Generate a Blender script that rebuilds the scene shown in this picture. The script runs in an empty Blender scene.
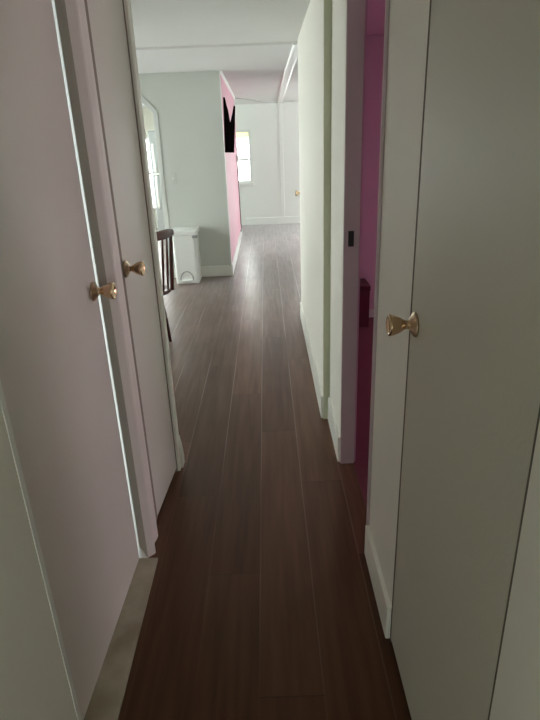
import bpy, bmesh, math, random
from mathutils import Vector, Matrix
random.seed(4)
S = bpy.context.scene
COL = S.collection

# ------------------------------------------------------------------ materials
def lin(c):
    return tuple(((v / 255) / 12.92 if v / 255 <= 0.04045 else ((v / 255 + 0.055) / 1.055) ** 2.4) for v in c) + (1.0,)

def mat(name, rgb, rough=0.6, metal=0.0, bump=0.0, bscale=60.0, vary=0.0, vscale=3.0, coat=0.0):
    m = bpy.data.materials.new(name); m.use_nodes = True
    nt = m.node_tree; b = nt.nodes['Principled BSDF']
    b.inputs['Base Color'].default_value = lin(rgb)
    b.inputs['Roughness'].default_value = rough
    b.inputs['Metallic'].default_value = metal
    b.inputs['Coat Weight'].default_value = coat
    tc = nt.nodes.new('ShaderNodeTexCoord')
    if bump:
        n = nt.nodes.new('ShaderNodeTexNoise'); n.inputs['Scale'].default_value = bscale
        n.inputs['Detail'].default_value = 4
        bp = nt.nodes.new('ShaderNodeBump'); bp.inputs['Strength'].default_value = bump
        bp.inputs['Distance'].default_value = 0.003
        nt.links.new(tc.outputs['Object'], n.inputs['Vector'])
        nt.links.new(n.outputs['Fac'], bp.inputs['Height'])
        nt.links.new(bp.outputs['Normal'], b.inputs['Normal'])
    if vary:
        n = nt.nodes.new('ShaderNodeTexNoise'); n.inputs['Scale'].default_value = vscale
        n.inputs['Detail'].default_value = 5
        r = nt.nodes.new('ShaderNodeMapRange')
        r.inputs['To Min'].default_value = 1 - vary; r.inputs['To Max'].default_value = 1 + vary
        mx = nt.nodes.new('ShaderNodeVectorMath'); mx.operation = 'SCALE'
        mx.inputs[0].default_value = lin(rgb)[:3]
        nt.links.new(tc.outputs['Object'], n.inputs['Vector'])
        nt.links.new(n.outputs['Fac'], r.inputs['Value'])
        nt.links.new(r.outputs['Result'], mx.inputs['Scale'])
        nt.links.new(mx.outputs['Vector'], b.inputs['Base Color'])
    return m

M = {}
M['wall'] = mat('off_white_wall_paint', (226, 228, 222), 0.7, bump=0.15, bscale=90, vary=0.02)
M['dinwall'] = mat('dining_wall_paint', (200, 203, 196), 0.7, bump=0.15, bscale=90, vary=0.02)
M['hallwall'] = mat('hall_wall_paint', (238, 237, 227), 0.6, bump=0.15, bscale=70, vary=0.02)
M['farwall'] = mat('far_wall_paint', (243, 246, 242), 0.7, bump=0.15, bscale=90)
M['ceiling'] = mat('ceiling_paint', (220, 221, 218), 0.85, bump=0.5, bscale=45, vary=0.04, vscale=2.0)
M['beam'] = mat('ceiling_band_paint', (218, 219, 216), 0.8, bump=0.3, bscale=45, vary=0.02)
M['door_l'] = mat('closet_door_paint', (226, 222, 217), 0.5, bump=0.2, bscale=120, vary=0.02)
M['door_r'] = mat('flush_door_paint', (206, 204, 190), 0.5, bump=0.2, bscale=120, vary=0.02)
M['casing'] = mat('casing_paint', (236, 229, 226), 0.45, vary=0.02)
M['casing_side'] = mat('casing_side_shade', (176, 170, 162), 0.5, vary=0.04)  # casing colour darkened for the side turned from the light
M['trim'] = mat('white_trim_paint', (240, 241, 238), 0.4)
M['olive'] = mat('olive_grey_return_shade', (202, 206, 180), 0.6, vary=0.05)  # greenish tone with the shade of the return put into the colour
M['jamb'] = mat('pink_lit_jamb_paint', (186, 172, 174), 0.5, vary=0.03)  # pinkish light from the room is mixed into this colour
M['base'] = mat('baseboard_paint', (222, 222, 214), 0.45, vary=0.05, vscale=9)
M['pinkwall'] = mat('pale_pink_wall_paint', (224, 170, 186), 0.65, bump=0.2, bscale=50, vary=0.06, vscale=6)
M['pinkroom'] = mat('raspberry_pink_wall_paint', (178, 134, 156), 0.7, bump=0.2, bscale=60, vary=0.03)
M['wine'] = mat('wine_red_carpet', (108, 48, 64), 0.95, bump=0.8, bscale=300, vary=0.15, vscale=40)
M['winebox'] = mat('dark_wine_wood', (74, 22, 34), 0.4)
M['black'] = mat('black_cloth', (12, 9, 9), 0.9, bump=0.4, bscale=120)
M['black'].node_tree.nodes['Principled BSDF'].inputs['Specular IOR Level'].default_value = 0.0
M['plastic'] = mat('white_bin_plastic', (234, 236, 232), 0.4, bump=0.1, bscale=200)
M['plastic_d'] = mat('grey_bin_plastic', (150, 152, 150), 0.4)
M['fridge'] = mat('pale_grey_enamel', (176, 181, 180), 0.3, bump=0.1, bscale=200)
M['handle'] = mat('bright_white_handle', (246, 247, 242), 0.3)
M['wood'] = mat('dark_cherry_wood', (76, 30, 25), 0.4, vary=0.25, vscale=14, coat=0.15)
M['brass'] = mat('champagne_brass', (214, 186, 152), 0.2, 1.0)
M['brass_d'] = mat('brass_plate', (214, 192, 164), 0.28, 1.0)
M['iron'] = mat('dark_strike_metal', (24, 18, 18), 0.5, 0.5)
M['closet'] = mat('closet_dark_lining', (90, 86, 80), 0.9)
M['gap'] = mat('gap_shadow_paint', (104, 98, 86), 0.9)
M['gap_soft'] = mat('soft_gap_shadow_paint', (150, 138, 130), 0.9)
M['cord'] = mat('white_cord', (196, 198, 198), 0.5)
M['darkcord'] = mat('brown_black_cord', (72, 50, 52), 0.5)
M['cream'] = mat('cream_wall_paint', (230, 230, 216), 0.7, bump=0.15, bscale=80)
M['frame'] = mat('window_frame_paint', (232, 236, 232), 0.4)
M['shade'] = mat('cream_roller_shade', (252, 250, 226), 0.7)

# scuffed pale board on the closet floor
def scuffed():
    m = mat('scuffed_pale_board', (150, 146, 126), 0.8)
    nt = m.node_tree; b = nt.nodes['Principled BSDF']
    tc = nt.nodes.new('ShaderNodeTexCoord')
    n = nt.nodes.new('ShaderNodeTexNoise'); n.inputs['Scale'].default_value = 7; n.inputs['Detail'].default_value = 8
    r = nt.nodes.new('ShaderNodeValToRGB')
    r.color_ramp.elements[0].position = 0.32; r.color_ramp.elements[0].color = lin((150, 142, 122))
    r.color_ramp.elements[1].position = 0.62; r.color_ramp.elements[1].color = lin((184, 177, 160))
    nt.links.new(tc.outputs['Object'], n.inputs['Vector']); nt.links.new(n.outputs['Fac'], r.inputs['Fac'])
    nt.links.new(r.outputs['Color'], b.inputs['Base Color'])
    return m
M['scuff'] = scuffed()

# wood plank floor: planks along y, per-plank tone, fine grain, seams with painted glint
def planks():
    m = bpy.data.materials.new('brown_plank_floor'); m.use_nodes = True
    nt = m.node_tree; N = nt.nodes.new; L = nt.links.new
    b = nt.nodes['Principled BSDF']
    tc = N('ShaderNodeTexCoord'); sp = N('ShaderNodeSeparateXYZ'); L(tc.outputs['Object'], sp.inputs[0])
    def mth(op, a, bb=None, c=None):
        n = N('ShaderNodeMath'); n.operation = op
        for i, v in enumerate((a, bb, c)):
            if v is None: continue
            if isinstance(v, (int, float)): n.inputs[i].default_value = v
            else: L(v, n.inputs[i])
        return n.outputs[0]
    u = mth('DIVIDE', mth('ADD', sp.outputs['X'], 0.073), 0.190)
    col = mth('FLOOR', u); fu = mth('FRACT', u)
    off = mth('ADD', mth('MULTIPLY', col, 0.684), 0.71)
    v = mth('SUBTRACT', mth('DIVIDE', sp.outputs['Y'], 1.56), off)
    row = mth('FLOOR', v); fv = mth('FRACT', v)
    cv = N('ShaderNodeCombineXYZ'); L(col, cv.inputs[0]); L(row, cv.inputs[1])
    wn = N('ShaderNodeTexWhiteNoise'); wn.noise_dimensions = '2D'; L(cv.outputs[0], wn.inputs['Vector'])
    # grain: noise stretched along the plank, shifted per plank
    mp = N('ShaderNodeMapping'); mp.inputs['Scale'].default_value = (38, 2.2, 1)
    L(tc.outputs['Object'], mp.inputs['Vector'])
    ad = N('ShaderNodeVectorMath'); ad.operation = 'ADD'; L(mp.outputs[0], ad.inputs[0])
    sc = N('ShaderNodeVectorMath'); sc.operation = 'SCALE'; L(wn.outputs['Color'], sc.inputs[0]); sc.inputs['Scale'].default_value = 30
    L(sc.outputs[0], ad.inputs[1])
    gn = N('ShaderNodeTexNoise'); gn.inputs['Scale'].default_value = 1; gn.inputs['Detail'].default_value = 6
    L(ad.outputs[0], gn.inputs['Vector'])
    ramp = N('ShaderNodeValToRGB')
    ramp.color_ramp.elements[0].position = 0.25; ramp.color_ramp.elements[0].color = lin((70, 47, 34))
    ramp.color_ramp.elements[1].position = 0.75; ramp.color_ramp.elements[1].color = lin((94, 64, 47))
    L(gn.outputs['Fac'], ramp.inputs['Fac'])
    tone = mth('ADD', mth('MULTIPLY', wn.outputs['Value'], 0.5), 0.74)
    tn = N('ShaderNodeVectorMath'); tn.operation = 'SCALE'; L(ramp.outputs['Color'], tn.inputs[0]); L(tone, tn.inputs['Scale'])
    # seams, with patchy window glint put into their colour and sheen
    du = mth('MULTIPLY', mth('MINIMUM', fu, mth('SUBTRACT', 1.0, fu)), 0.190)
    dv = mth('MULTIPLY', mth('MINIMUM', fv, mth('SUBTRACT', 1.0, fv)), 1.56)
    seam = mth('LESS_THAN', du, 0.0024)
    dn = N('ShaderNodeTexNoise'); dn.inputs['Scale'].default_value = 0.55; dn.inputs['Detail'].default_value = 1; L(tc.outputs['Object'], dn.inputs['Vector'])
    seam_glint = N('ShaderNodeMapRange'); seam_glint.inputs['From Min'].default_value = 0.38; seam_glint.inputs['From Max'].default_value = 0.52; L(dn.outputs['Fac'], seam_glint.inputs['Value'])
    su = mth('MULTIPLY', seam, seam_glint.outputs['Result']); sv = mth('LESS_THAN', dv, 0.0022)
    mix = N('ShaderNodeMix'); mix.data_type = 'RGBA'
    L(mth('MULTIPLY', su, 0.06), mix.inputs['Factor']); L(tn.outputs[0], mix.inputs['A'])
    mix.inputs['B'].default_value = lin((176, 166, 156))
    mix2 = N('ShaderNodeMix'); mix2.data_type = 'RGBA'
    L(mth('MULTIPLY', sv, 0.8), mix2.inputs['Factor']); L(mix.outputs['Result'], mix2.inputs['A'])
    mix2.inputs['B'].default_value = lin((60, 46, 38))
    L(mix2.outputs['Result'], b.inputs['Base Color'])
    rn = N('ShaderNodeTexNoise'); rn.inputs['Scale'].default_value = 5; rn.inputs['Detail'].default_value = 4
    L(tc.outputs['Object'], rn.inputs['Vector'])
    L(mth('ADD', mth('MULTIPLY', rn.outputs['Fac'], 0.10), 0.25), b.inputs['Roughness'])
    bp = N('ShaderNodeBump'); bp.inputs['Strength'].default_value = 0.10; bp.inputs['Distance'].default_value = 0.001
    L(mth('MULTIPLY', gn.outputs['Fac'], 0.4), bp.inputs['Height'])
    L(mth('ADD', mth('MULTIPLY', su, 0.4), 2.2), b.inputs['IOR']); b.inputs['Specular Tint'].default_value = (0.17, 0.10, 0.07, 1)
    b.inputs['Sheen Weight'].default_value = 1.0; L(mth('ADD', mth('MULTIPLY', su, 0.16), mth('ADD', mth('MULTIPLY', gn.outputs['Fac'], 0.12), 0.162)), b.inputs['Sheen Roughness']); b.inputs['Sheen Tint'].default_value = (1.0, 0.98, 1.0, 1)  # strong sheen stands in for grazing window glare
    L(bp.outputs['Normal'], b.inputs['Normal'])
    return m
M['floor'] = planks()

def pane():
    m = bpy.data.materials.new('window_pane_glass'); m.use_nodes = True
    nt = m.node_tree; nt.nodes.clear(); N = nt.nodes.new
    o = N('ShaderNodeOutputMaterial'); t = N('ShaderNodeBsdfTransparent'); g = N('ShaderNodeBsdfGlossy')
    t.inputs['Color'].default_value = (0.96, 0.98, 0.97, 1); g.inputs['Roughness'].default_value = 0.02
    f = N('ShaderNodeFresnel'); f.inputs['IOR'].default_value = 1.45; x = N('ShaderNodeMixShader')
    nt.links.new(f.outputs[0], x.inputs[0]); nt.links.new(t.outputs[0], x.inputs[1]); nt.links.new(g.outputs[0], x.inputs[2])
    nt.links.new(x.outputs[0], o.inputs[0])
    return m
M['glass'] = pane()

# ------------------------------------------------------------------ mesh helpers
def box(bm, x0, x1, y0, y1, z0, z1):
    v = [bm.verts.new(p) for p in ((x0, y0, z0), (x1, y0, z0), (x1, y1, z0), (x0, y1, z0),
                                   (x0, y0, z1), (x1, y0, z1), (x1, y1, z1), (x0, y1, z1))]
    for f in ((3, 2, 1, 0), (4, 5, 6, 7), (0, 1, 5, 4), (1, 2, 6, 5), (2, 3, 7, 6), (3, 0, 4, 7)):
        bm.faces.new([v[i] for i in f])

def prism(bm, pts, a, b, axis='z'):
    """extrude a closed 2-D outline: axis z takes (x,y), axis y takes (x,z), axis x takes (y,z)"""
    def P(p, t):
        return {'z': (p[0], p[1], t), 'y': (p[0], t, p[1]), 'x': (t, p[0], p[1])}[axis]
    lo = [bm.verts.new(P(p, a)) for p in pts]; hi = [bm.verts.new(P(p, b)) for p in pts]
    n = len(pts)
    bm.faces.new(lo[::-1]); bm.faces.new(hi)
    for i in range(n):
        j = (i + 1) % n
        bm.faces.new((lo[i], lo[j], hi[j], hi[i]))

def lathe(bm, prof, seg=32):
    rings = []
    for r, z in prof:
        if r < 1e-6: rings.append([bm.verts.new((0, 0, z))])
        else: rings.append([bm.verts.new((r * math.cos(2 * math.pi * k / seg), r * math.sin(2 * math.pi * k / seg), z)) for k in range(seg)])
    for A, B in zip(rings, rings[1:]):
        for k in range(seg):
            j = (k + 1) % seg
            if len(A) == 1 and len(B) == 1: continue
            if len(A) == 1: bm.faces.new((A[0], B[j], B[k]))
            elif len(B) == 1: bm.faces.new((A[k], A[j], B[0]))
            else: bm.faces.new((A[k], A[j], B[j], B[k]))

def tube(bm, pts, radii, seg=12):
    pts = [Vector(p) for p in pts]
    if isinstance(radii, (int, float)): radii = [radii] * len(pts)
    rings = []; up = None
    for i, p in enumerate(pts):
        d = (pts[min(i + 1, len(pts) - 1)] - pts[max(i - 1, 0)]).normalized()
        if up is None:
            up = Vector((0, 0, 1)) if abs(d.z) < 0.9 else Vector((1, 0, 0))
        a = (up - d * up.dot(d)).normalized(); up = a; b = d.cross(a)
        rings.append([bm.verts.new(p + radii[i] * (a * math.cos(2 * math.pi * k / seg) + b * math.sin(2 * math.pi * k / seg))) for k in range(seg)])
    for A, B in zip(rings, rings[1:]):
        for k in range(seg):
            j = (k + 1) % seg
            bm.faces.new((A[k], A[j], B[j], B[k]))
    bm.faces.new(rings[0][::-1]); bm.faces.new(rings[-1])

def obj(name, bm, m, parent=None, loc=(0, 0, 0), bevel=0.0, smooth=False, seg=2):
    bmesh.ops.recalc_face_normals(bm, faces=bm.faces)
    me = bpy.data.meshes.new(name); bm.to_mesh(me); bm.free()
    me.materials.append(M[m])
    o = bpy.data.objects.new(name, me); COL.objects.link(o)
    o.location = loc
    if parent: o.parent = parent
    if bevel:
        md = o.modifiers.new('bevel', 'BEVEL'); md.width = bevel; md.segments = seg; md.limit_method = 'ANGLE'
    if smooth:
        for p in me.polygons: p.use_smooth = True
    return o

def boxes(name, m, lst, parent=None, bevel=0.0, smooth=False):
    bm = bmesh.new()
    for b in lst: box(bm, *b)
    return obj(name, bm, m, parent, bevel=bevel, smooth=smooth)

def pr(name, m, pts, a, b, axis='z', parent=None, bevel=0.0):
    bm = bmesh.new(); prism(bm, pts, a, b, axis); return obj(name, bm, m, parent, bevel=bevel)

def tag(o, label, cat, group=None):
    o['label'] = label; o['category'] = cat
    if group: o['group'] = group
    return o

def struct(o, label, cat):
    o['kind'] = 'structure'; return tag(o, label, cat)

def empty(name, loc, rz=0.0):
    o = bpy.data.objects.new(name, None); COL.objects.link(o)
    o.location = loc; o.rotation_euler = (0, 0, rz); o.empty_display_size = 0.1
    return o

TOP = 2.30
def ceil_z(y):
    return 2.20 if y <= 6.5 else 2.20 - 0.10 * (y - 6.5) / 4.2

# ------------------------------------------------------------------ floor, ceiling
struct(boxes('floor', 'floor', [(-3.4, 0.385, -1.7, 4.75, -0.10, 0.0), (-3.4, 3.6, 4.75, 10.85, -0.10, 0.0), (0.385, 1.1, -1.7, 1.35, -0.10, 0.0)]),
       'brown wood plank floor running down the hallway', 'floor')
struct(boxes('floor_pink_room', 'wine', [(0.385, 3.4, 1.35, 4.75, -0.10, 0.004)]), 'dark wine red carpet inside the pink room', 'floor')
struct(pr('ceiling', 'ceiling', [(-1.7, 2.20), (6.5, 2.20), (10.85, 2.096), (10.85, 2.40), (-1.7, 2.40)], -3.4, 3.6, 'x'),
       'off-white textured ceiling over the hall and rooms', 'ceiling')
struct(pr('trim_1', 'beam', [(4.86, 2.199), (4.875, 2.185), (6.40, 2.185), (6.50, 2.20), (6.5, 2.23), (4.86, 2.23)], -3.3, 0.25, 'x'),
       'pale flat band dropped across the ceiling before the dining wall', 'ceiling band')
# batten running down the ceiling of the far room
bm = bmesh.new()
prof = [(0.25, -0.002), (0.25, -0.022), (0.262, -0.030), (0.278, -0.030), (0.285, -0.018), (0.325, -0.018), (0.335, -0.012), (0.342, -0.012), (0.342, -0.002)]
A = []
for y in (4.86, 6.5, 10.69):
    A.append([bm.verts.new((x, y, ceil_z(y) + dz + 0.006)) for x, dz in prof])
for P, Q in zip(A, A[1:]):
    for k in range(len(prof)):
        j = (k + 1) % len(prof); bm.faces.new((P[k], P[j], Q[j], Q[k]))
bm.faces.new(A[0]); bm.faces.new(A[-1][::-1])
struct(obj('trim_2', bm, 'trim'), 'white stepped batten running along the far ceiling towards the window wall', 'ceiling batten')

# ------------------------------------------------------------------ left side of the hall
struct(boxes('wall_left', 'hallwall', [
    (-0.60, -0.488, -1.6, 0.895, 0, TOP), (-0.60, -0.488, 0.895, 2.40, 2.02, TOP),
    (-0.60, -0.520, 1.715, 1.868, 0, 2.02), (-0.60, -0.492, 2.312, 2.395, 0, 2.02)]),
    'off-white hallway wall around the two closet doors on the left', 'wall')
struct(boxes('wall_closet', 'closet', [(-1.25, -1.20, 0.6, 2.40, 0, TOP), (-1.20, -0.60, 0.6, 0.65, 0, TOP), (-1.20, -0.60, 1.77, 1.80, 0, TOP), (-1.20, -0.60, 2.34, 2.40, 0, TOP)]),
       'dim inside walls of the closets behind the left doors', 'wall')

tl = bpy.data.lights.new('closet_added_light', 'AREA'); tl.shape = 'RECTANGLE'; tl.size = 1.9; tl.size_y = 0.05; tl.energy = 3.6; tl.color = (0.9, 1.0, 1.0)  # assumed unseen lamp, added to brighten the bead at the near door edge
to = bpy.data.objects.new('closet_added_light', tl); COL.objects.link(to); to.location = (-0.95, 1.30, 1.02)
to.rotation_euler = (Matrix.Rotation(math.radians(45), 3, 'Z') @ Matrix(((0, 0, -1), (0, 1, 0), (1, 0, 0)))).to_euler()   # length upright, facing the door gap
def knob(parent, loc, direction):
    """tulip knob with a flared face and a domed round rose; local z is the axis"""
    q = Vector((0, 0, 1)).rotation_difference(Vector(direction)).to_euler()
    bm = bmesh.new()
    lathe(bm, [(0.0, 0.006), (0.013, 0.006), (0.012, 0.012), (0.0105, 0.020), (0.011, 0.026), (0.014, 0.031), (0.0185, 0.038), (0.0225, 0.047),
               (0.0252, 0.056), (0.0262, 0.061), (0.0252, 0.065), (0.0225, 0.0665), (0.0195, 0.064), (0.013, 0.0615), (0.0, 0.061)])
    k = obj('door_knob', bm, 'brass', parent, loc, smooth=True); k.rotation_euler = q
    bm = bmesh.new()
    lathe(bm, [(0.0, 0.0), (0.0295, 0.0), (0.0305, 0.003), (0.029, 0.006), (0.0235, 0.0075), (0.019, 0.012), (0.015, 0.015), (0.0125, 0.016), (0.0, 0.016)])
    obj('rosette', bm, 'brass_d', k, smooth=True)
    return k

d = pr('door_1', 'door_l', [(-0.543, 1.688), (-0.569, 0.90), (-0.604, 0.90), (-0.578, 1.640), (-0.546, 1.686)], 0.012, 2.015, bevel=0.002)
struct(d, 'plain recessed grey-white closet door nearest on the left with brass knob', 'door')
nx = Vector((0.796, -0.026, 0)).normalized()
knob(d, (-0.5445, 1.652, 1.085), nx)
d['label'] = 'plain recessed grey-white closet door nearest on the left with brass knob'

bm = bmesh.new()
prism(bm, [(-0.60, 1.702), (-0.513, 1.702), (-0.492, 1.722), (-0.488, 1.730), (-0.498, 1.748), (-0.5035, 1.765), (-0.5025, 1.79), (-0.498, 1.81), (-0.4965, 1.83),
           (-0.500, 1.842), (-0.510, 1.850), (-0.518, 1.868), (-0.60, 1.868)], 0.0, 2.10)
struct(obj('trim_3', bm, 'casing'), 'moulded mauve-grey casing between the two left closet doors', 'door casing')
struct(boxes('trim_4', 'casing_side', [(-0.5385, -0.513, 1.6985, 1.7025, 0.0, 2.10)]), 'side of the casing toned darker for shade beside the near closet door', 'door casing')
struct(pr('trim_5', 'trim', [(-0.585, 0.0), (-0.512, 0.0), (-0.526, 0.035), (-0.5375, 0.06), (-0.5375, 2.10), (-0.585, 2.10)], 1.6935, 1.6985, 'y'),
       'thin bright white bead down the edge of the near left closet door', 'trim strip')
struct(pr('trim_6', 'scuff', [(-0.60, 0.60), (-0.470, 0.60), (-0.472, 1.69), (-0.60, 1.69)], 0.0, 0.010), 'scuffed pale threshold board under the near left closet door', 'threshold')
struct(boxes('trim_7', 'trim', [(-0.4925, -0.486, 0.882, 0.898, 0.0, 2.05)]), 'thin pale strip painted as the corner highlight on the near side of the left closet door', 'trim strip')  # white strip draws the light caught along this edge

d = pr('door_2', 'door_l', [(-0.488, 2.300), (-0.515, 1.925), (-0.550, 1.927), (-0.523, 2.302)], 0.022, 2.015, bevel=0.002)
struct(d, 'second narrow closet door on the left with brass knob near its casing', 'door')
n2 = Vector((0.42, -0.03, 0)).normalized()
knob(d, (-0.5135, 1.945, 1.09), n2)
struct(pr('trim_8', 'hallwall', [(-0.60, 2.306), (-0.476, 2.306), (-0.472, 2.312), (-0.472, 2.365), (-0.478, 2.382), (-0.60, 2.396)], 0.0, 2.2),
       'grey-white casing at the far edge of the second left closet door', 'door casing')
struct(pr('baseboard_left', 'base', [(-0.482, 0), (-0.461, 0), (-0.461, 0.045), (-0.466, 0.11), (-0.473, 0.155), (-0.482, 0.17)], 2.330, 2.388, 'y', bevel=0.003),
       'worn white baseboard block at the end of the left hall wall', 'baseboard')

# ------------------------------------------------------------------ right side of the hall
struct(boxes('wall_right', 'hallwall', [
    (0.345, 0.405, -1.6, 0.628, 0, TOP), (0.345, 0.405, 0.628, 1.288, 2.02, TOP), (0.345, 0.405, 1.291, 1.684, 0, TOP),
    (0.318, 0.381, 2.33, 2.79, 0, TOP), (0.282, 0.381, 2.795, 4.75, 0, TOP), (0.335, 0.405, 1.684, 2.33, 2.03, TOP)]),
    'off-white hallway wall on the right with closet door and doorway', 'wall')
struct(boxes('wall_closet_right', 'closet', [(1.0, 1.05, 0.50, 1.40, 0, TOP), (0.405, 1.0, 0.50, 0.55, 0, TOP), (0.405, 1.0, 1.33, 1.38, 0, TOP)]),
       'dim inside walls of the closet behind the right door', 'wall')
struct(boxes('trim_18', 'gap', [(0.3447, 0.400, 1.2815, 1.2908, 0, 2.02), (0.3447, 0.378, 0.6283, 0.6327, 0, 2.02)]), 'dark strips painted as shadow gaps down both edges of the right closet door', 'door gap')  # flush dark strips drawn in place of the shade in the door gaps
struct(boxes('trim_19', 'gap_soft', [(-0.60, -0.5135, 1.869, 1.922, 0.02, 2.02), (-0.60, -0.4845, 2.3015, 2.3058, 0, 2.02)]), 'dark strips painted as shadow gaps down both edges of the second left closet door', 'door gap')  # gap shade painted as two toned strips
d = boxes('door_3', 'door_r', [(0.345, 0.380, 0.633, 1.281, 0.016, 2.015)], bevel=0.002)
struct(d, 'plain flush closet door on the right with brass knob', 'door')
knob(d, (0.345, 1.237, 1.08), (-1, 0.0, 0.0))
struct(boxes('baseboard_right', 'hallwall', [(0.330, 0.346, 1.2915, 1.688, 0, 0.135)], bevel=0.004), 'low white baseboard between the right closet door and the pink room', 'baseboard')
struct(boxes('baseboard_right_middle', 'base', [(0.307, 0.319, 2.335, 2.79, 0, 0.14)], bevel=0.004), 'white baseboard just past the pink room doorway', 'baseboard')
struct(boxes('baseboard_right_far', 'base', [(0.270, 0.283, 2.80, 4.755, 0, 0.14)], bevel=0.004), 'white baseboard along the long far stretch of right wall', 'baseboard')
struct(boxes('trim_9', 'olive', [(0.2835, 0.319, 2.790, 2.7955, 0, TOP)]), 'narrow return toned olive-grey for shade where the right wall steps out', 'wall return')
struct(boxes('trim_10', 'jamb', [(0.334, 0.345, 1.682, 1.694, 0, 2.05), (0.345, 0.410, 1.684, 1.694, 0, 2.03)], bevel=0.003), 'near door jamb of the pink room doorway', 'door jamb')
j = boxes('trim_11', 'jamb', [(0.3195, 0.386, 2.318, 2.331, 0, 2.03)], bevel=0.002)
struct(j, 'far door jamb of the pink room doorway, pink bounce light in its colour', 'door jamb')
sp = boxes('strike_plate', 'iron', [(0.338, 0.362, 2.3155, 2.319, 1.070, 1.135)], j)
sp['label'] = 'dark metal strike plate'
struct(boxes('trim_12', 'wall', [(0.335, 0.405, 1.684, 2.33, 2.02, 2.031)]), 'head jamb over the pink room doorway', 'door jamb')

# ------------------------------------------------------------------ pink room
struct(boxes('wall_pink_room', 'pinkroom', [
    (0.381, 0.395, 2.331, 4.70, 0, TOP), (0.381, 3.35, 4.66, 4.75, 0, TOP), (3.30, 3.35, 1.35, 2.5, 0, TOP), (3.30, 3.35, 4.0, 4.70, 0, TOP), (3.30, 3.35, 2.5, 4.0, 0, 0.25), (3.30, 3.35, 2.5, 4.0, 1.4, TOP),
    (0.405, 3.35, 1.38, 1.43, 0, TOP), (0.405, 3.30, 1.43, 4.66, 2.19, 2.21),
    (0.405, 0.41, 1.43, 1.684, 0, TOP)]),
    'raspberry pink walls of the room seen through the right doorway', 'wall')
struct(boxes('baseboard_pink_room', 'jamb', [(0.40, 3.3, 4.645, 4.66, 0.004, 0.075)]), 'low pale baseboard along the far pink room wall', 'baseboard')

def window(n, label, axis, pos, a0, a1, z0, z1, rails=(), muntins=(), depth=0.10, sill=0.0, inward=-1, fw=0.035):
    """a window in a wall; axis x: the wall's face is normal to x; axis y: normal to y"""
    def B(p0, p1, q0, q1, r0, r1):
        p0, p1 = min(p0, p1), max(p0, p1)
        return (p0, p1, q0, q1, r0, r1) if axis == 'x' else (q0, q1, p0, p1, r0, r1)
    d0, d1 = pos, pos - inward * depth
    r = boxes('window_%d' % n, 'frame', [B(d0, d1, a0, a0 + fw, z0, z1), B(d0, d1, a1 - fw, a1, z0, z1),
        B(d0, d1, a0 + fw, a1 - fw, z0, z0 + fw), B(d0, d1, a0 + fw, a1 - fw, z1 - fw, z1)])
    struct(r, label, 'window')
    m0, m1 = pos - inward * depth * 0.45, pos - inward * depth * 0.70
    for t, h in rails: boxes('sash_rail', 'frame', [B(m0, m1, a0 + fw, a1 - fw, t - h / 2, t + h / 2)], r)
    for t, w in muntins: boxes('muntin', 'frame', [B(m0 + 0.001, m1 - 0.001, t - w / 2, t + w / 2, z0 + fw, z1 - fw)], r)
    g = pos - inward * depth * 0.58
    boxes('pane', 'glass', [B(g - 0.002, g + 0.002, a0 + fw, a1 - fw, z0 + fw, z1 - fw)], r)
    if sill: boxes('window_sill', 'trim', [B(pos + inward * 0.03, pos - inward * 0.005, a0 - 0.03, a1 + 0.03, z0 - sill, z0)], r, bevel=0.004)
    li = bpy.data.lights.new('sky_portal', 'AREA'); li.shape = 'RECTANGLE'
    li.size = (a1 - a0); li.size_y = (z1 - z0); li.cycles.is_portal = True
    lo = bpy.data.objects.new('sky_portal', li); COL.objects.link(lo)
    p = pos - inward * (depth + 0.03); c = (a0 + a1) / 2
    lo.location = (p, c, (z0 + z1) / 2) if axis == 'x' else (c, p, (z0 + z1) / 2)
    dirv = Vector((inward, 0, 0)) if axis == 'x' else Vector((0, inward, 0))
    lo.rotation_euler = dirv.to_track_quat('-Z', 'Z').to_euler()
    return r

w5 = window(5, 'unseen wide window with an added pink sheer in the right wall of the pink room', 'x', 3.30, 2.5, 4.0, 0.25, 1.4, rails=((0.85, 0.04),), depth=0.05, inward=-1)
bm = bmesh.new()
NC = 80
fr = [(3.27 + 0.012 * math.sin(k * 1.1), 2.4 + 1.7 * k / NC) for k in range(NC + 1)]
lo_ = [bm.verts.new((x, y, 0.1)) for x, y in fr]; hi_ = [bm.verts.new((x, y, 1.5)) for x, y in fr]
for k in range(NC): bm.faces.new((lo_[k], lo_[k + 1], hi_[k + 1], hi_[k]))
M['sheer'] = sheer = bpy.data.materials.new('added_pink_sheer'); sheer.use_nodes = True
_n = sheer.node_tree; _n.nodes.clear()
_o = _n.nodes.new('ShaderNodeOutputMaterial'); _a = _n.nodes.new('ShaderNodeBsdfTranslucent'); _b = _n.nodes.new('ShaderNodeBsdfTransparent'); _m = _n.nodes.new('ShaderNodeMixShader')
_a.inputs['Color'].default_value = (0.85, 0.56, 0.66, 1); _b.inputs['Color'].default_value = (0.95, 0.74, 0.81, 1); _m.inputs[0].default_value = 0.4
_n.links.new(_a.outputs[0], _m.inputs[1]); _n.links.new(_b.outputs[0], _m.inputs[2]); _n.links.new(_m.outputs[0], _o.inputs[0])
obj('added_curtain', bm, 'sheer', w5, smooth=True)  # unseen curtain, added to tint the light on the left doors pink

bx = empty('storage_box', (0.64, 4.50, 0.0045))
tag(bx, 'dark wine red low box on the floor inside the pink room', 'box')
boxes('body', 'winebox', [(-0.20, 0.185, -0.13, 0.13, 0.0, 0.31)], bx, bevel=0.006)
boxes('lid', 'winebox', [(-0.205, 0.19, -0.135, 0.135, 0.312, 0.36)], bx, bevel=0.008)

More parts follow.
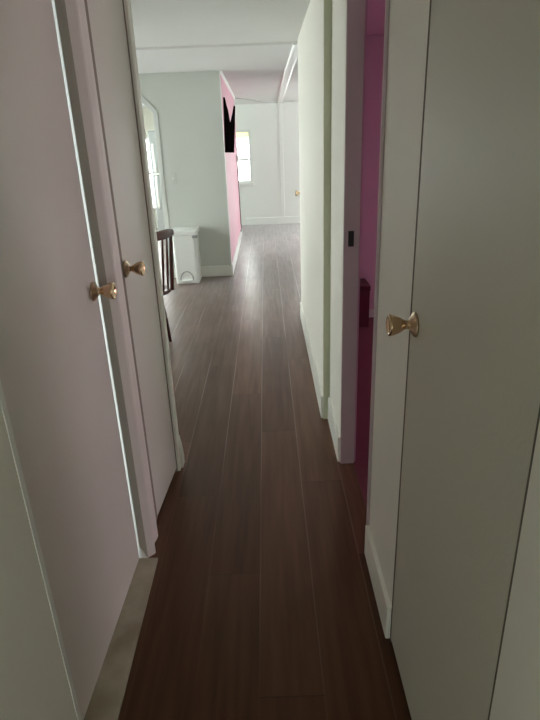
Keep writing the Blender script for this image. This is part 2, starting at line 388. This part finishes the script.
# ------------------------------------------------------------------ dining room
struct(boxes('wall_dining_near', 'wall', [(-3.35, -0.61, 2.40, 2.46, 0, TOP)]), 'near wall of the dining room behind the closets', 'wall')
struct(boxes('wall_dining_left', 'wall', [(-3.35, -3.30, 2.40, 4.0, 0, TOP), (-3.35, -3.30, 6.2, 6.9, 0, TOP), (-3.35, -3.30, 9.9, 10.7, 0, TOP), (-3.35, -3.30, 6.9, 9.9, 0, 0.35), (-3.35, -3.30, 6.9, 9.9, 1.95, TOP),
       (-3.35, -3.30, 4.0, 6.2, 0, 0.45), (-3.35, -3.30, 4.0, 6.2, 1.85, TOP)]), 'left outside wall of the dining room and kitchen', 'wall')
window(3, 'wide window on the left side of the dining room', 'x', -3.30, 4.0, 6.2, 0.45, 1.85, rails=((1.35, 0.04),), muntins=((5.1, 0.05),), depth=0.05, inward=1)
window(7, 'added unseen window on the left side of the kitchen', 'x', -3.30, 6.9, 9.9, 0.35, 1.95, muntins=((8.3, 0.05),), depth=0.05, inward=1)  # not in view; added so the fridge front gets light
# wall facing the hall, with a doorway whose top corner is cut at 45 degrees
DX0, DX1, DZ0, DZ1, CUT = -2.35, -1.192, 1.815, 2.04, 0.225
bm = bmesh.new()
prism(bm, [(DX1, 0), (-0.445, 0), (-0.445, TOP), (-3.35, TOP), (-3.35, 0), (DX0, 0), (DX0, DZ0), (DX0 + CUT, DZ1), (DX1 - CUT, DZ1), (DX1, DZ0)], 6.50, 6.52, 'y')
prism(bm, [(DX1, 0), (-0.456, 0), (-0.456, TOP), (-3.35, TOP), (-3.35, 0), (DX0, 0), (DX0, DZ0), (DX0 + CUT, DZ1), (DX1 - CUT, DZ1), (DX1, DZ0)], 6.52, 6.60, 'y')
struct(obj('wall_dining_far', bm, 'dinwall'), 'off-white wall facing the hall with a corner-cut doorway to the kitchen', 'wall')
W = 0.05
struct(pr('trim_13', 'casing_side', [(DX1, 0), (DX1 + W, 0), (DX1 + W, DZ0 + 0.02), (DX1 - CUT + 0.02, DZ1 + W), (DX0 + CUT - 0.02, DZ1 + W), (DX0 - W, DZ0 + 0.02), (DX0 - W, 0), (DX0, 0),
       (DX0, DZ0), (DX0 + CUT, DZ1), (DX1 - CUT, DZ1), (DX1, DZ0)], 6.492, 6.502, 'y', bevel=0.003), 'flat grey edging round the corner-cut kitchen doorway', 'door casing')
M['edging'] = mat('edging_paint', (216, 219, 214), 0.5)
bpy.data.objects['trim_13'].data.materials[0] = M['edging']
struct(boxes('baseboard_dining', 'base', [(DX1 + W, -0.447, 6.487, 6.501, 0, 0.125)], bevel=0.004), 'low white baseboard on the dining wall behind the trash can', 'baseboard')

sw = boxes('light_switch', 'dinwall', [(-1.075, -1.003, 6.494, 6.500, 1.075, 1.195)], bevel=0.003)
tag(sw, 'small white light switch plate on the wall above the trash can', 'light switch')
boxes('toggle', 'trim', [(-1.044, -1.034, 6.484, 6.495, 1.125, 1.147)], sw, bevel=0.002)

# step-on trash can
tc = empty('trash_can', (-0.932, 6.30, 0.0)); tag(tc, 'white step-on trash can with flat lid against the dining wall', 'trash can')
def rrect(w, dd, r, n=6):
    pts = []
    for cx, cy, a0 in ((w - r, dd - r, 0), (-w + r, dd - r, 90), (-w + r, -dd + r, 180), (w - r, -dd + r, 270)):
        for k in range(n + 1):
            a = math.radians(a0 + 90 * k / n); pts.append((cx + r * math.cos(a), cy + r * math.sin(a)))
    return pts
def loft(bm, secs):
    R = [[bm.verts.new((x, y, z)) for x, y in pts] for pts, z in secs]
    for A_, B_ in zip(R, R[1:]):
        for k in range(len(A_)):
            j2 = (k + 1) % len(A_); bm.faces.new((A_[k], A_[j2], B_[j2], B_[k]))
    bm.faces.new(R[0][::-1]); bm.faces.new(R[-1])
bm = bmesh.new()
loft(bm, [(rrect(0.128, 0.139, 0.03), 0.0), (rrect(0.133, 0.148, 0.035), 0.012), (rrect(0.134, 0.152, 0.035), 0.535), (rrect(0.130, 0.148, 0.033), 0.545)])
body = obj('body', bm, 'plastic', tc)
bm = bmesh.new()
loft(bm, [(rrect(0.142, 0.160, 0.03), 0.548), (rrect(0.147, 0.166, 0.03), 0.553), (rrect(0.147, 0.166, 0.03), 0.592), (rrect(0.142, 0.161, 0.03), 0.602), (rrect(0.12, 0.14, 0.04), 0.606)])
lid = obj('lid', bm, 'plastic', tc)
boxes('lid_catch', 'plastic_d', [(0.095, 0.152, -0.176, -0.120, 0.518, 0.550)], tc, bevel=0.008)
bm = bmesh.new()   # arched pedal recess rim
arc = [(0.072 * math.cos(math.radians(a)) - 0.002, 0.050 + 0.095 * math.sin(math.radians(a))) for a in range(0, 181, 12)]
tube(bm, [(x, -0.147 - 0.01 * (z / 0.5), z) for x, z in arc], 0.006, 8)
obj('pedal_arch', bm, 'plastic_d', tc, smooth=True)
boxes('pedal', 'plastic', [(-0.062, 0.058, -0.178, -0.135, 0.028, 0.050)], tc, bevel=0.008)

# windsor style chair, its back corner towards the hall
CH = empty('dining_chair', (-1.010, 4.178, 0.0), math.radians(56.8))
tag(CH, 'dark cherry spindle-back dining chair half hidden behind the left door casing', 'chair')
bm = bmesh.new()
seat = []
for k in range(40):
    a = 2 * math.pi * k / 40; e = 3.4
    cx = math.copysign(abs(math.cos(a)) ** (2 / e), math.cos(a)); sy = math.copysign(abs(math.sin(a)) ** (2 / e), math.sin(a))
    seat.append((0.215 * cx * (1 + 0.06 * sy), 0.215 * sy))
sc = lambda f: [(x * f, y * f) for x, y in seat]
loft(bm, [(sc(0.93), 0.415), (sc(1.0), 0.428), (sc(1.0), 0.440), (sc(0.96), 0.448), (sc(0.6), 0.440)])
obj('seat', bm, 'wood', CH)
for sx, sy in ((1, 1), (-1, 1), (1, -1), (-1, -1)):
    bm = bmesh.new()
    tp, ft = Vector((sx * 0.105, sy * 0.095, 0.42)), Vector((sx * 0.135, sy * 0.135, 0.0))
    tube(bm, [tp.lerp(ft, t) for t in (0, 0.2, 0.45, 0.5, 0.55, 0.8, 1)], [0.014, 0.017, 0.021, 0.017, 0.021, 0.016, 0.011], 12)
    obj('leg', bm, 'wood', CH, smooth=True)
for p, q in (((0.122, 0.12, 0.18), (0.122, -0.12, 0.18)), ((-0.122, 0.12, 0.18), (-0.122, -0.12, 0.18)), ((-0.122, 0, 0.18), (0.122, 0, 0.18))):
    bm = bmesh.new(); p, q = Vector(p), Vector(q)
    tube(bm, [p.lerp(q, t) for t in (0, 0.5, 1)], [0.009, 0.014, 0.009], 10); obj('stretcher', bm, 'wood', CH, smooth=True)
def back(u, h):   # u across -1..1, h 0..1 up the back
    return Vector((u * (0.165 + 0.022 * h), -0.185 - 0.035 * (1 - u * u) * (0.4 + 0.6 * h) - 0.020 * h, 0.44 + 0.44 * h))
for u in (-1, 1):
    bm = bmesh.new(); tube(bm, [back(u, h) for h in (-0.02, 0.2, 0.5, 0.8, 1.0)], [0.014, 0.017, 0.018, 0.016, 0.013], 12); obj('stile', bm, 'wood', CH, smooth=True)
for k in range(5):
    u = -0.66 + 0.33 * k
    bm = bmesh.new(); tube(bm, [back(u, h) for h in (-0.02, 0.25, 0.5, 0.75, 1.0)], [0.007, 0.009, 0.011, 0.009, 0.007], 10); obj('spindle', bm, 'wood', CH, smooth=True)
bm = bmesh.new()   # bowed crest rail
NR = 17; rings = []
for k in range(NR):
    u = -1.12 + 2.24 * k / (NR - 1); c = back(u, 0.98); c.y = -0.207 - 0.035 * (1 - min(1, u * u)); hgt = 0.040 - 0.010 * abs(u) ** 4
    rings.append([bm.verts.new(c + Vector((0, dy, dz))) for dy, dz in ((0.011, -hgt * 0.7), (0.013, hgt * 0.4), (0.006, hgt), (-0.010, hgt), (-0.016, hgt * 0.3), (-0.012, -hgt * 0.7))])
for A_, B_ in zip(rings, rings[1:]):
    for k in range(6):
        j2 = (k + 1) % 6; bm.faces.new((A_[k], A_[j2], B_[j2], B_[k]))
bm.faces.new(rings[0][::-1]); bm.faces.new(rings[-1])
obj('crest_rail', bm, 'wood', CH, bevel=0.003, smooth=True)

# ------------------------------------------------------------------ kitchen beyond the doorway
FR = empty('refrigerator', (-1.45, 9.62, 0.0)); tag(FR, 'pale grey two-door refrigerator with white handles seen through the kitchen doorway', 'refrigerator')
boxes('body', 'fridge', [(-0.37, 0.37, -0.26, 0.36, 0.02, 1.70)], FR, bevel=0.01)
boxes('fridge_door', 'fridge', [(-0.37, 0.37, -0.325, -0.265, 0.06, 1.035)], FR, bevel=0.012)
boxes('freezer_door', 'fridge', [(-0.37, 0.37, -0.325, -0.265, 1.075, 1.695)], FR, bevel=0.012)
boxes('door_trim', 'handle', [(-0.372, 0.372, -0.330, -0.255, 1.040, 1.068)], FR, bevel=0.006)
boxes('kick_plate', 'plastic_d', [(-0.35, 0.35, -0.24, -0.22, 0.0, 0.055)], FR)
def fhandle(z0, z1):
    bm = bmesh.new(); x = -0.305; y = -0.325
    tube(bm, [(x, y + 0.005, z0), (x, y - 0.035, z0 + 0.015), (x, y - 0.045, z0 + 0.06), (x, y - 0.045, z1 - 0.06), (x, y - 0.035, z1 - 0.015), (x, y + 0.005, z1)], 0.017, 10)
    obj('handle', bm, 'handle', FR, smooth=True)
fhandle(0.52, 1.02); fhandle(1.09, 1.50)

# ------------------------------------------------------------------ pale pink partition, far room
struct(boxes('wall_partition', 'wall', [(-0.555, -0.456, 6.60, 9.50, 0, TOP)]), 'white kitchen side and end of the pink partition', 'wall')
struct(boxes('wall_pink', 'pinkwall', [(-0.4565, -0.445, 6.52, 9.502, 0, TOP)]), 'pale pink partition wall along the far room', 'wall')
struct(boxes('baseboard_pink', 'trim', [(-0.446, -0.430, 6.50, 9.51, 0, 0.13)], bevel=0.004), 'white baseboard along the pale pink partition', 'baseboard')
bm = bmesh.new()
prof = [(-0.446, -0.002), (-0.424, -0.002), (-0.428, -0.018), (-0.446, -0.028)]
A = [[bm.verts.new((x, y, ceil_z(y) + dz + 0.004)) for x, dz in prof] for y in (6.50, 9.50)]
for k in range(4):
    j2 = (k + 1) % 4; bm.faces.new((A[0][k], A[0][j2], A[1][j2], A[1][k]))
bm.faces.new(A[0]); bm.faces.new(A[1][::-1])
struct(obj('trim_14', bm, 'trim'), 'white moulding along the top of the pale pink partition', 'moulding')
struct(boxes('trim_15', 'trim', [(-0.4475, -0.438, 9.472, 9.506, 0.13, 2.11)]), 'white corner strip at the far end of the pink partition', 'trim strip')
struct(boxes('trim_16', 'trim', [(-0.4475, -0.441, 6.499, 6.525, 0.13, 2.17)]), 'white corner strip at the near end of the pink partition', 'trim strip')

h = pr('wall_hanging', 'black', [(6.62, 1.385), (8.25, 1.350), (8.75, 1.62), (9.30, 1.99), (9.20, 2.00), (8.70, 1.875), (8.20, 1.775), (7.85, 1.705), (7.72, 1.705), (7.52, 1.79),
        (7.35, 1.86), (7.10, 1.90), (6.90, 1.955), (6.85, 1.965)], -0.4455, -0.425, 'x', bevel=0.004)
tag(h, 'large black panel with a V notch in its top edge on the pale pink wall', 'wall hanging')
t = boxes('thermostat', 'plastic', [(-0.4455, -0.418, 9.08, 9.20, 1.19, 1.31)], bevel=0.005)
tag(t, 'small white box on the pale pink wall beside the far window', 'thermostat')
boxes('cover', 'plastic_d', [(-0.419, -0.412, 9.10, 9.18, 1.21, 1.29)], t, bevel=0.003)
bm = bmesh.new()
pts = [(-0.440, 9.30, 1.19), (-0.440, 9.34, 0.9), (-0.438, 9.36, 0.6), (-0.438, 9.40, 0.30), (-0.436, 9.38, 0.20), (-0.425, 9.30, 0.16), (-0.424, 9.1, 0.145), (-0.424, 8.95, 0.15)]
tube(bm, pts, 0.006, 8)
tag(obj('cord', bm, 'darkcord', smooth=True), 'thin dark cord running down the far end of the pink wall', 'cord')

# far wall with the window
WX0, WX1, WZ0, WZ1 = -0.86, -0.245, 0.775, 1.68
KX0, KX1, KZ0, KZ1 = -2.95, -1.92, 0.35, 1.62
struct(boxes('wall_far', 'farwall', [
    (-1.40, WX0, 10.70, 10.80, 0, TOP), (WX0, WX1, 10.70, 10.80, 0, WZ0), (WX0, WX1, 10.70, 10.80, WZ1, TOP), (WX1, 0.76, 10.70, 10.80, 0, TOP), (2.0, 3.55, 10.70, 10.80, 0, TOP), (0.76, 2.0, 10.70, 10.80, 0, 0.03), (0.76, 2.0, 10.70, 10.80, 1.85, TOP)]),
    'white far wall with a narrow window at the end of the view', 'wall')
struct(boxes('wall_kitchen_far', 'cream', [(-3.35, KX0, 10.70, 10.80, 0, TOP), (KX0, KX1, 10.70, 10.80, 0, KZ0), (KX0, KX1, 10.70, 10.80, KZ1, TOP), (KX1, -1.40, 10.70, 10.80, 0, TOP)]),
    'cream far wall of the kitchen above the bright window', 'wall')
_m = M['shade']; _n = _m.node_tree; _t = _n.nodes.new('ShaderNodeBsdfTranslucent'); _t.inputs['Color'].default_value = lin((250, 246, 206)); _x = _n.nodes.new('ShaderNodeMixShader'); _x.inputs[0].default_value = 0.5
_n.links.new(_n.nodes['Principled BSDF'].outputs[0], _x.inputs[1]); _n.links.new(_t.outputs[0], _x.inputs[2]); _n.links.new(_x.outputs[0], _n.nodes['Material Output'].inputs['Surface'])
w1 = window(1, 'bright narrow window in the far wall beside the pink partition', 'y', 10.70, WX0, WX1, WZ0, WZ1, rails=((1.18, 0.035), (1.46, 0.014), (1.00, 0.014), (0.90, 0.014)), sill=0.055)
boxes('roller_shade', 'shade', [(WX0 + 0.03, WX1 - 0.03, 10.712, 10.728, 1.55, 1.66)], w1)
window(2, 'bright kitchen window seen through the corner-cut doorway', 'y', 10.70, KX0, KX1, KZ0, KZ1, rails=((1.0, 0.04),), muntins=((-2.4, 0.04),))
window(8, 'added unseen glazed opening in the right half of the far wall', 'y', 10.70, 0.76, 2.0, 0.03, 1.85, muntins=((1.38, 0.05),), depth=0.06)  # out of view, put in to brighten the far room and its floor
struct(boxes('baseboard_far', 'farwall', [(-0.40, 0.76, 10.685, 10.701, 0, 0.13), (2.0, 3.5, 10.685, 10.701, 0, 0.13)], bevel=0.004), 'white baseboard along the far wall', 'baseboard')
struct(boxes('trim_17', 'farwall', [(0.275, 0.345, 10.688, 10.701, 0.075, 2.10)], bevel=0.003), 'flat vertical batten on the far wall under the ceiling batten', 'wall batten')

# living room to the right, mostly hidden by the hall wall
struct(boxes('wall_living_near', 'wall', [(0.381, 3.55, 4.75, 4.80, 0, TOP)]), 'near wall of the far room backing onto the pink room', 'wall')
struct(boxes('wall_living_right', 'wall', [(3.50, 3.55, 4.75, 8.4, 0, TOP), (3.50, 3.55, 10.4, 10.8, 0, TOP), (3.50, 3.55, 8.4, 10.4, 0, 0.1), (3.50, 3.55, 8.4, 10.4, 1.7, TOP)]),
       'right outside wall of the far room', 'wall')
window(4, 'wide window in the right wall of the far room', 'x', 3.50, 8.4, 10.4, 0.1, 1.7, muntins=((9.1, 0.05), (9.8, 0.05)), depth=0.05, inward=-1)
d = boxes('door_4', 'trim', [(0.350, 0.385, 4.82, 5.55, 0.012, 2.0)], bevel=0.002)
struct(d, 'white door standing open past the right wall with only its knob showing', 'door')
knob(d, (0.350, 5.475, 1.015), (-1, 0, 0))

# sagging cord along the far ceiling
bm = bmesh.new()
cp = [(-0.44, 9.45, 2.123), (-0.33, 9.56, 2.117), (-0.20, 9.70, 2.105), (-0.10, 9.84, 2.09), (-0.01, 9.95, 2.080), (0.11, 10.08, 2.076), (0.226, 10.20, 2.080), (0.30, 10.25, 2.085),
      (0.383, 10.30, 2.092), (0.49, 10.35, 2.100), (0.60, 10.40, 2.105)]
tube(bm, cp, 0.007, 8)
tag(obj('cord', bm, 'cord', smooth=True), 'thin pale cord sagging across the far ceiling', 'cord')

# hall end behind the camera, with an unseen window added as fill light
struct(boxes('wall_hall_end', 'hallwall', [(-0.60, -0.33, -1.7, -1.6, 0, TOP), (0.21, 0.405, -1.7, -1.6, 0, TOP), (-0.33, 0.21, -1.7, -1.6, 0, 0.45), (-0.33, 0.21, -1.7, -1.6, 1.08, TOP)]),
       'end wall of the hallway behind the viewer', 'wall')
window(6, 'small added fill window in the end wall behind the viewer', 'y', -1.6, -0.33, 0.21, 0.45, 1.08, rails=((0.77, 0.03),), inward=1)

# ------------------------------------------------------------------ daylight
w = bpy.data.worlds.new('overcast_sky'); S.world = w; w.use_nodes = True
nt = w.node_tree; bg = nt.nodes['Background']
bg.inputs['Color'].default_value = (0.97, 1.0, 0.99, 1); bg.inputs['Strength'].default_value = 6.2

# ------------------------------------------------------------------ camera
cam = bpy.data.cameras.new('camera'); co = bpy.data.objects.new('camera', cam); COL.objects.link(co)
cam.sensor_fit = 'VERTICAL'; cam.sensor_height = 36.0; cam.sensor_width = 27.0
cam.lens = 547.0 / 720.0 * 36.0
cam.clip_start = 0.02
def vn(v): return Vector(v).normalized()
fw = vn((264 - 270, 140 - 360, 547.0)); nd = vn((322 - 270, 1720 - 360, 547.0)); nd = (nd - fw * nd.dot(fw)).normalized()
rt = fw.cross(nd)
if rt.x < 0: rt = -rt
R = Matrix((rt, fw, -nd))              # rows: world x, y, z in camera coordinates (x right, y down, z ahead)
B = R @ Matrix(((1, 0, 0), (0, -1, 0), (0, 0, -1)))
co.matrix_world = Matrix.Translation((0, 0, 1.5)) @ B.to_4x4()
S.camera = co

S.view_settings.view_transform = 'Standard'; S.view_settings.look = 'None'
S.view_settings.gamma = 1.0; S.view_settings.use_curve_mapping = False
S.view_settings.exposure = 1.0
try:
    S.cycles.use_denoising = True
    S.cycles.max_bounces = 16; S.cycles.diffuse_bounces = 12; S.cycles.glossy_bounces = 6; S.cycles.transparent_max_bounces = 12
    S.cycles.sample_clamp_indirect = 0.0
except Exception:
    pass
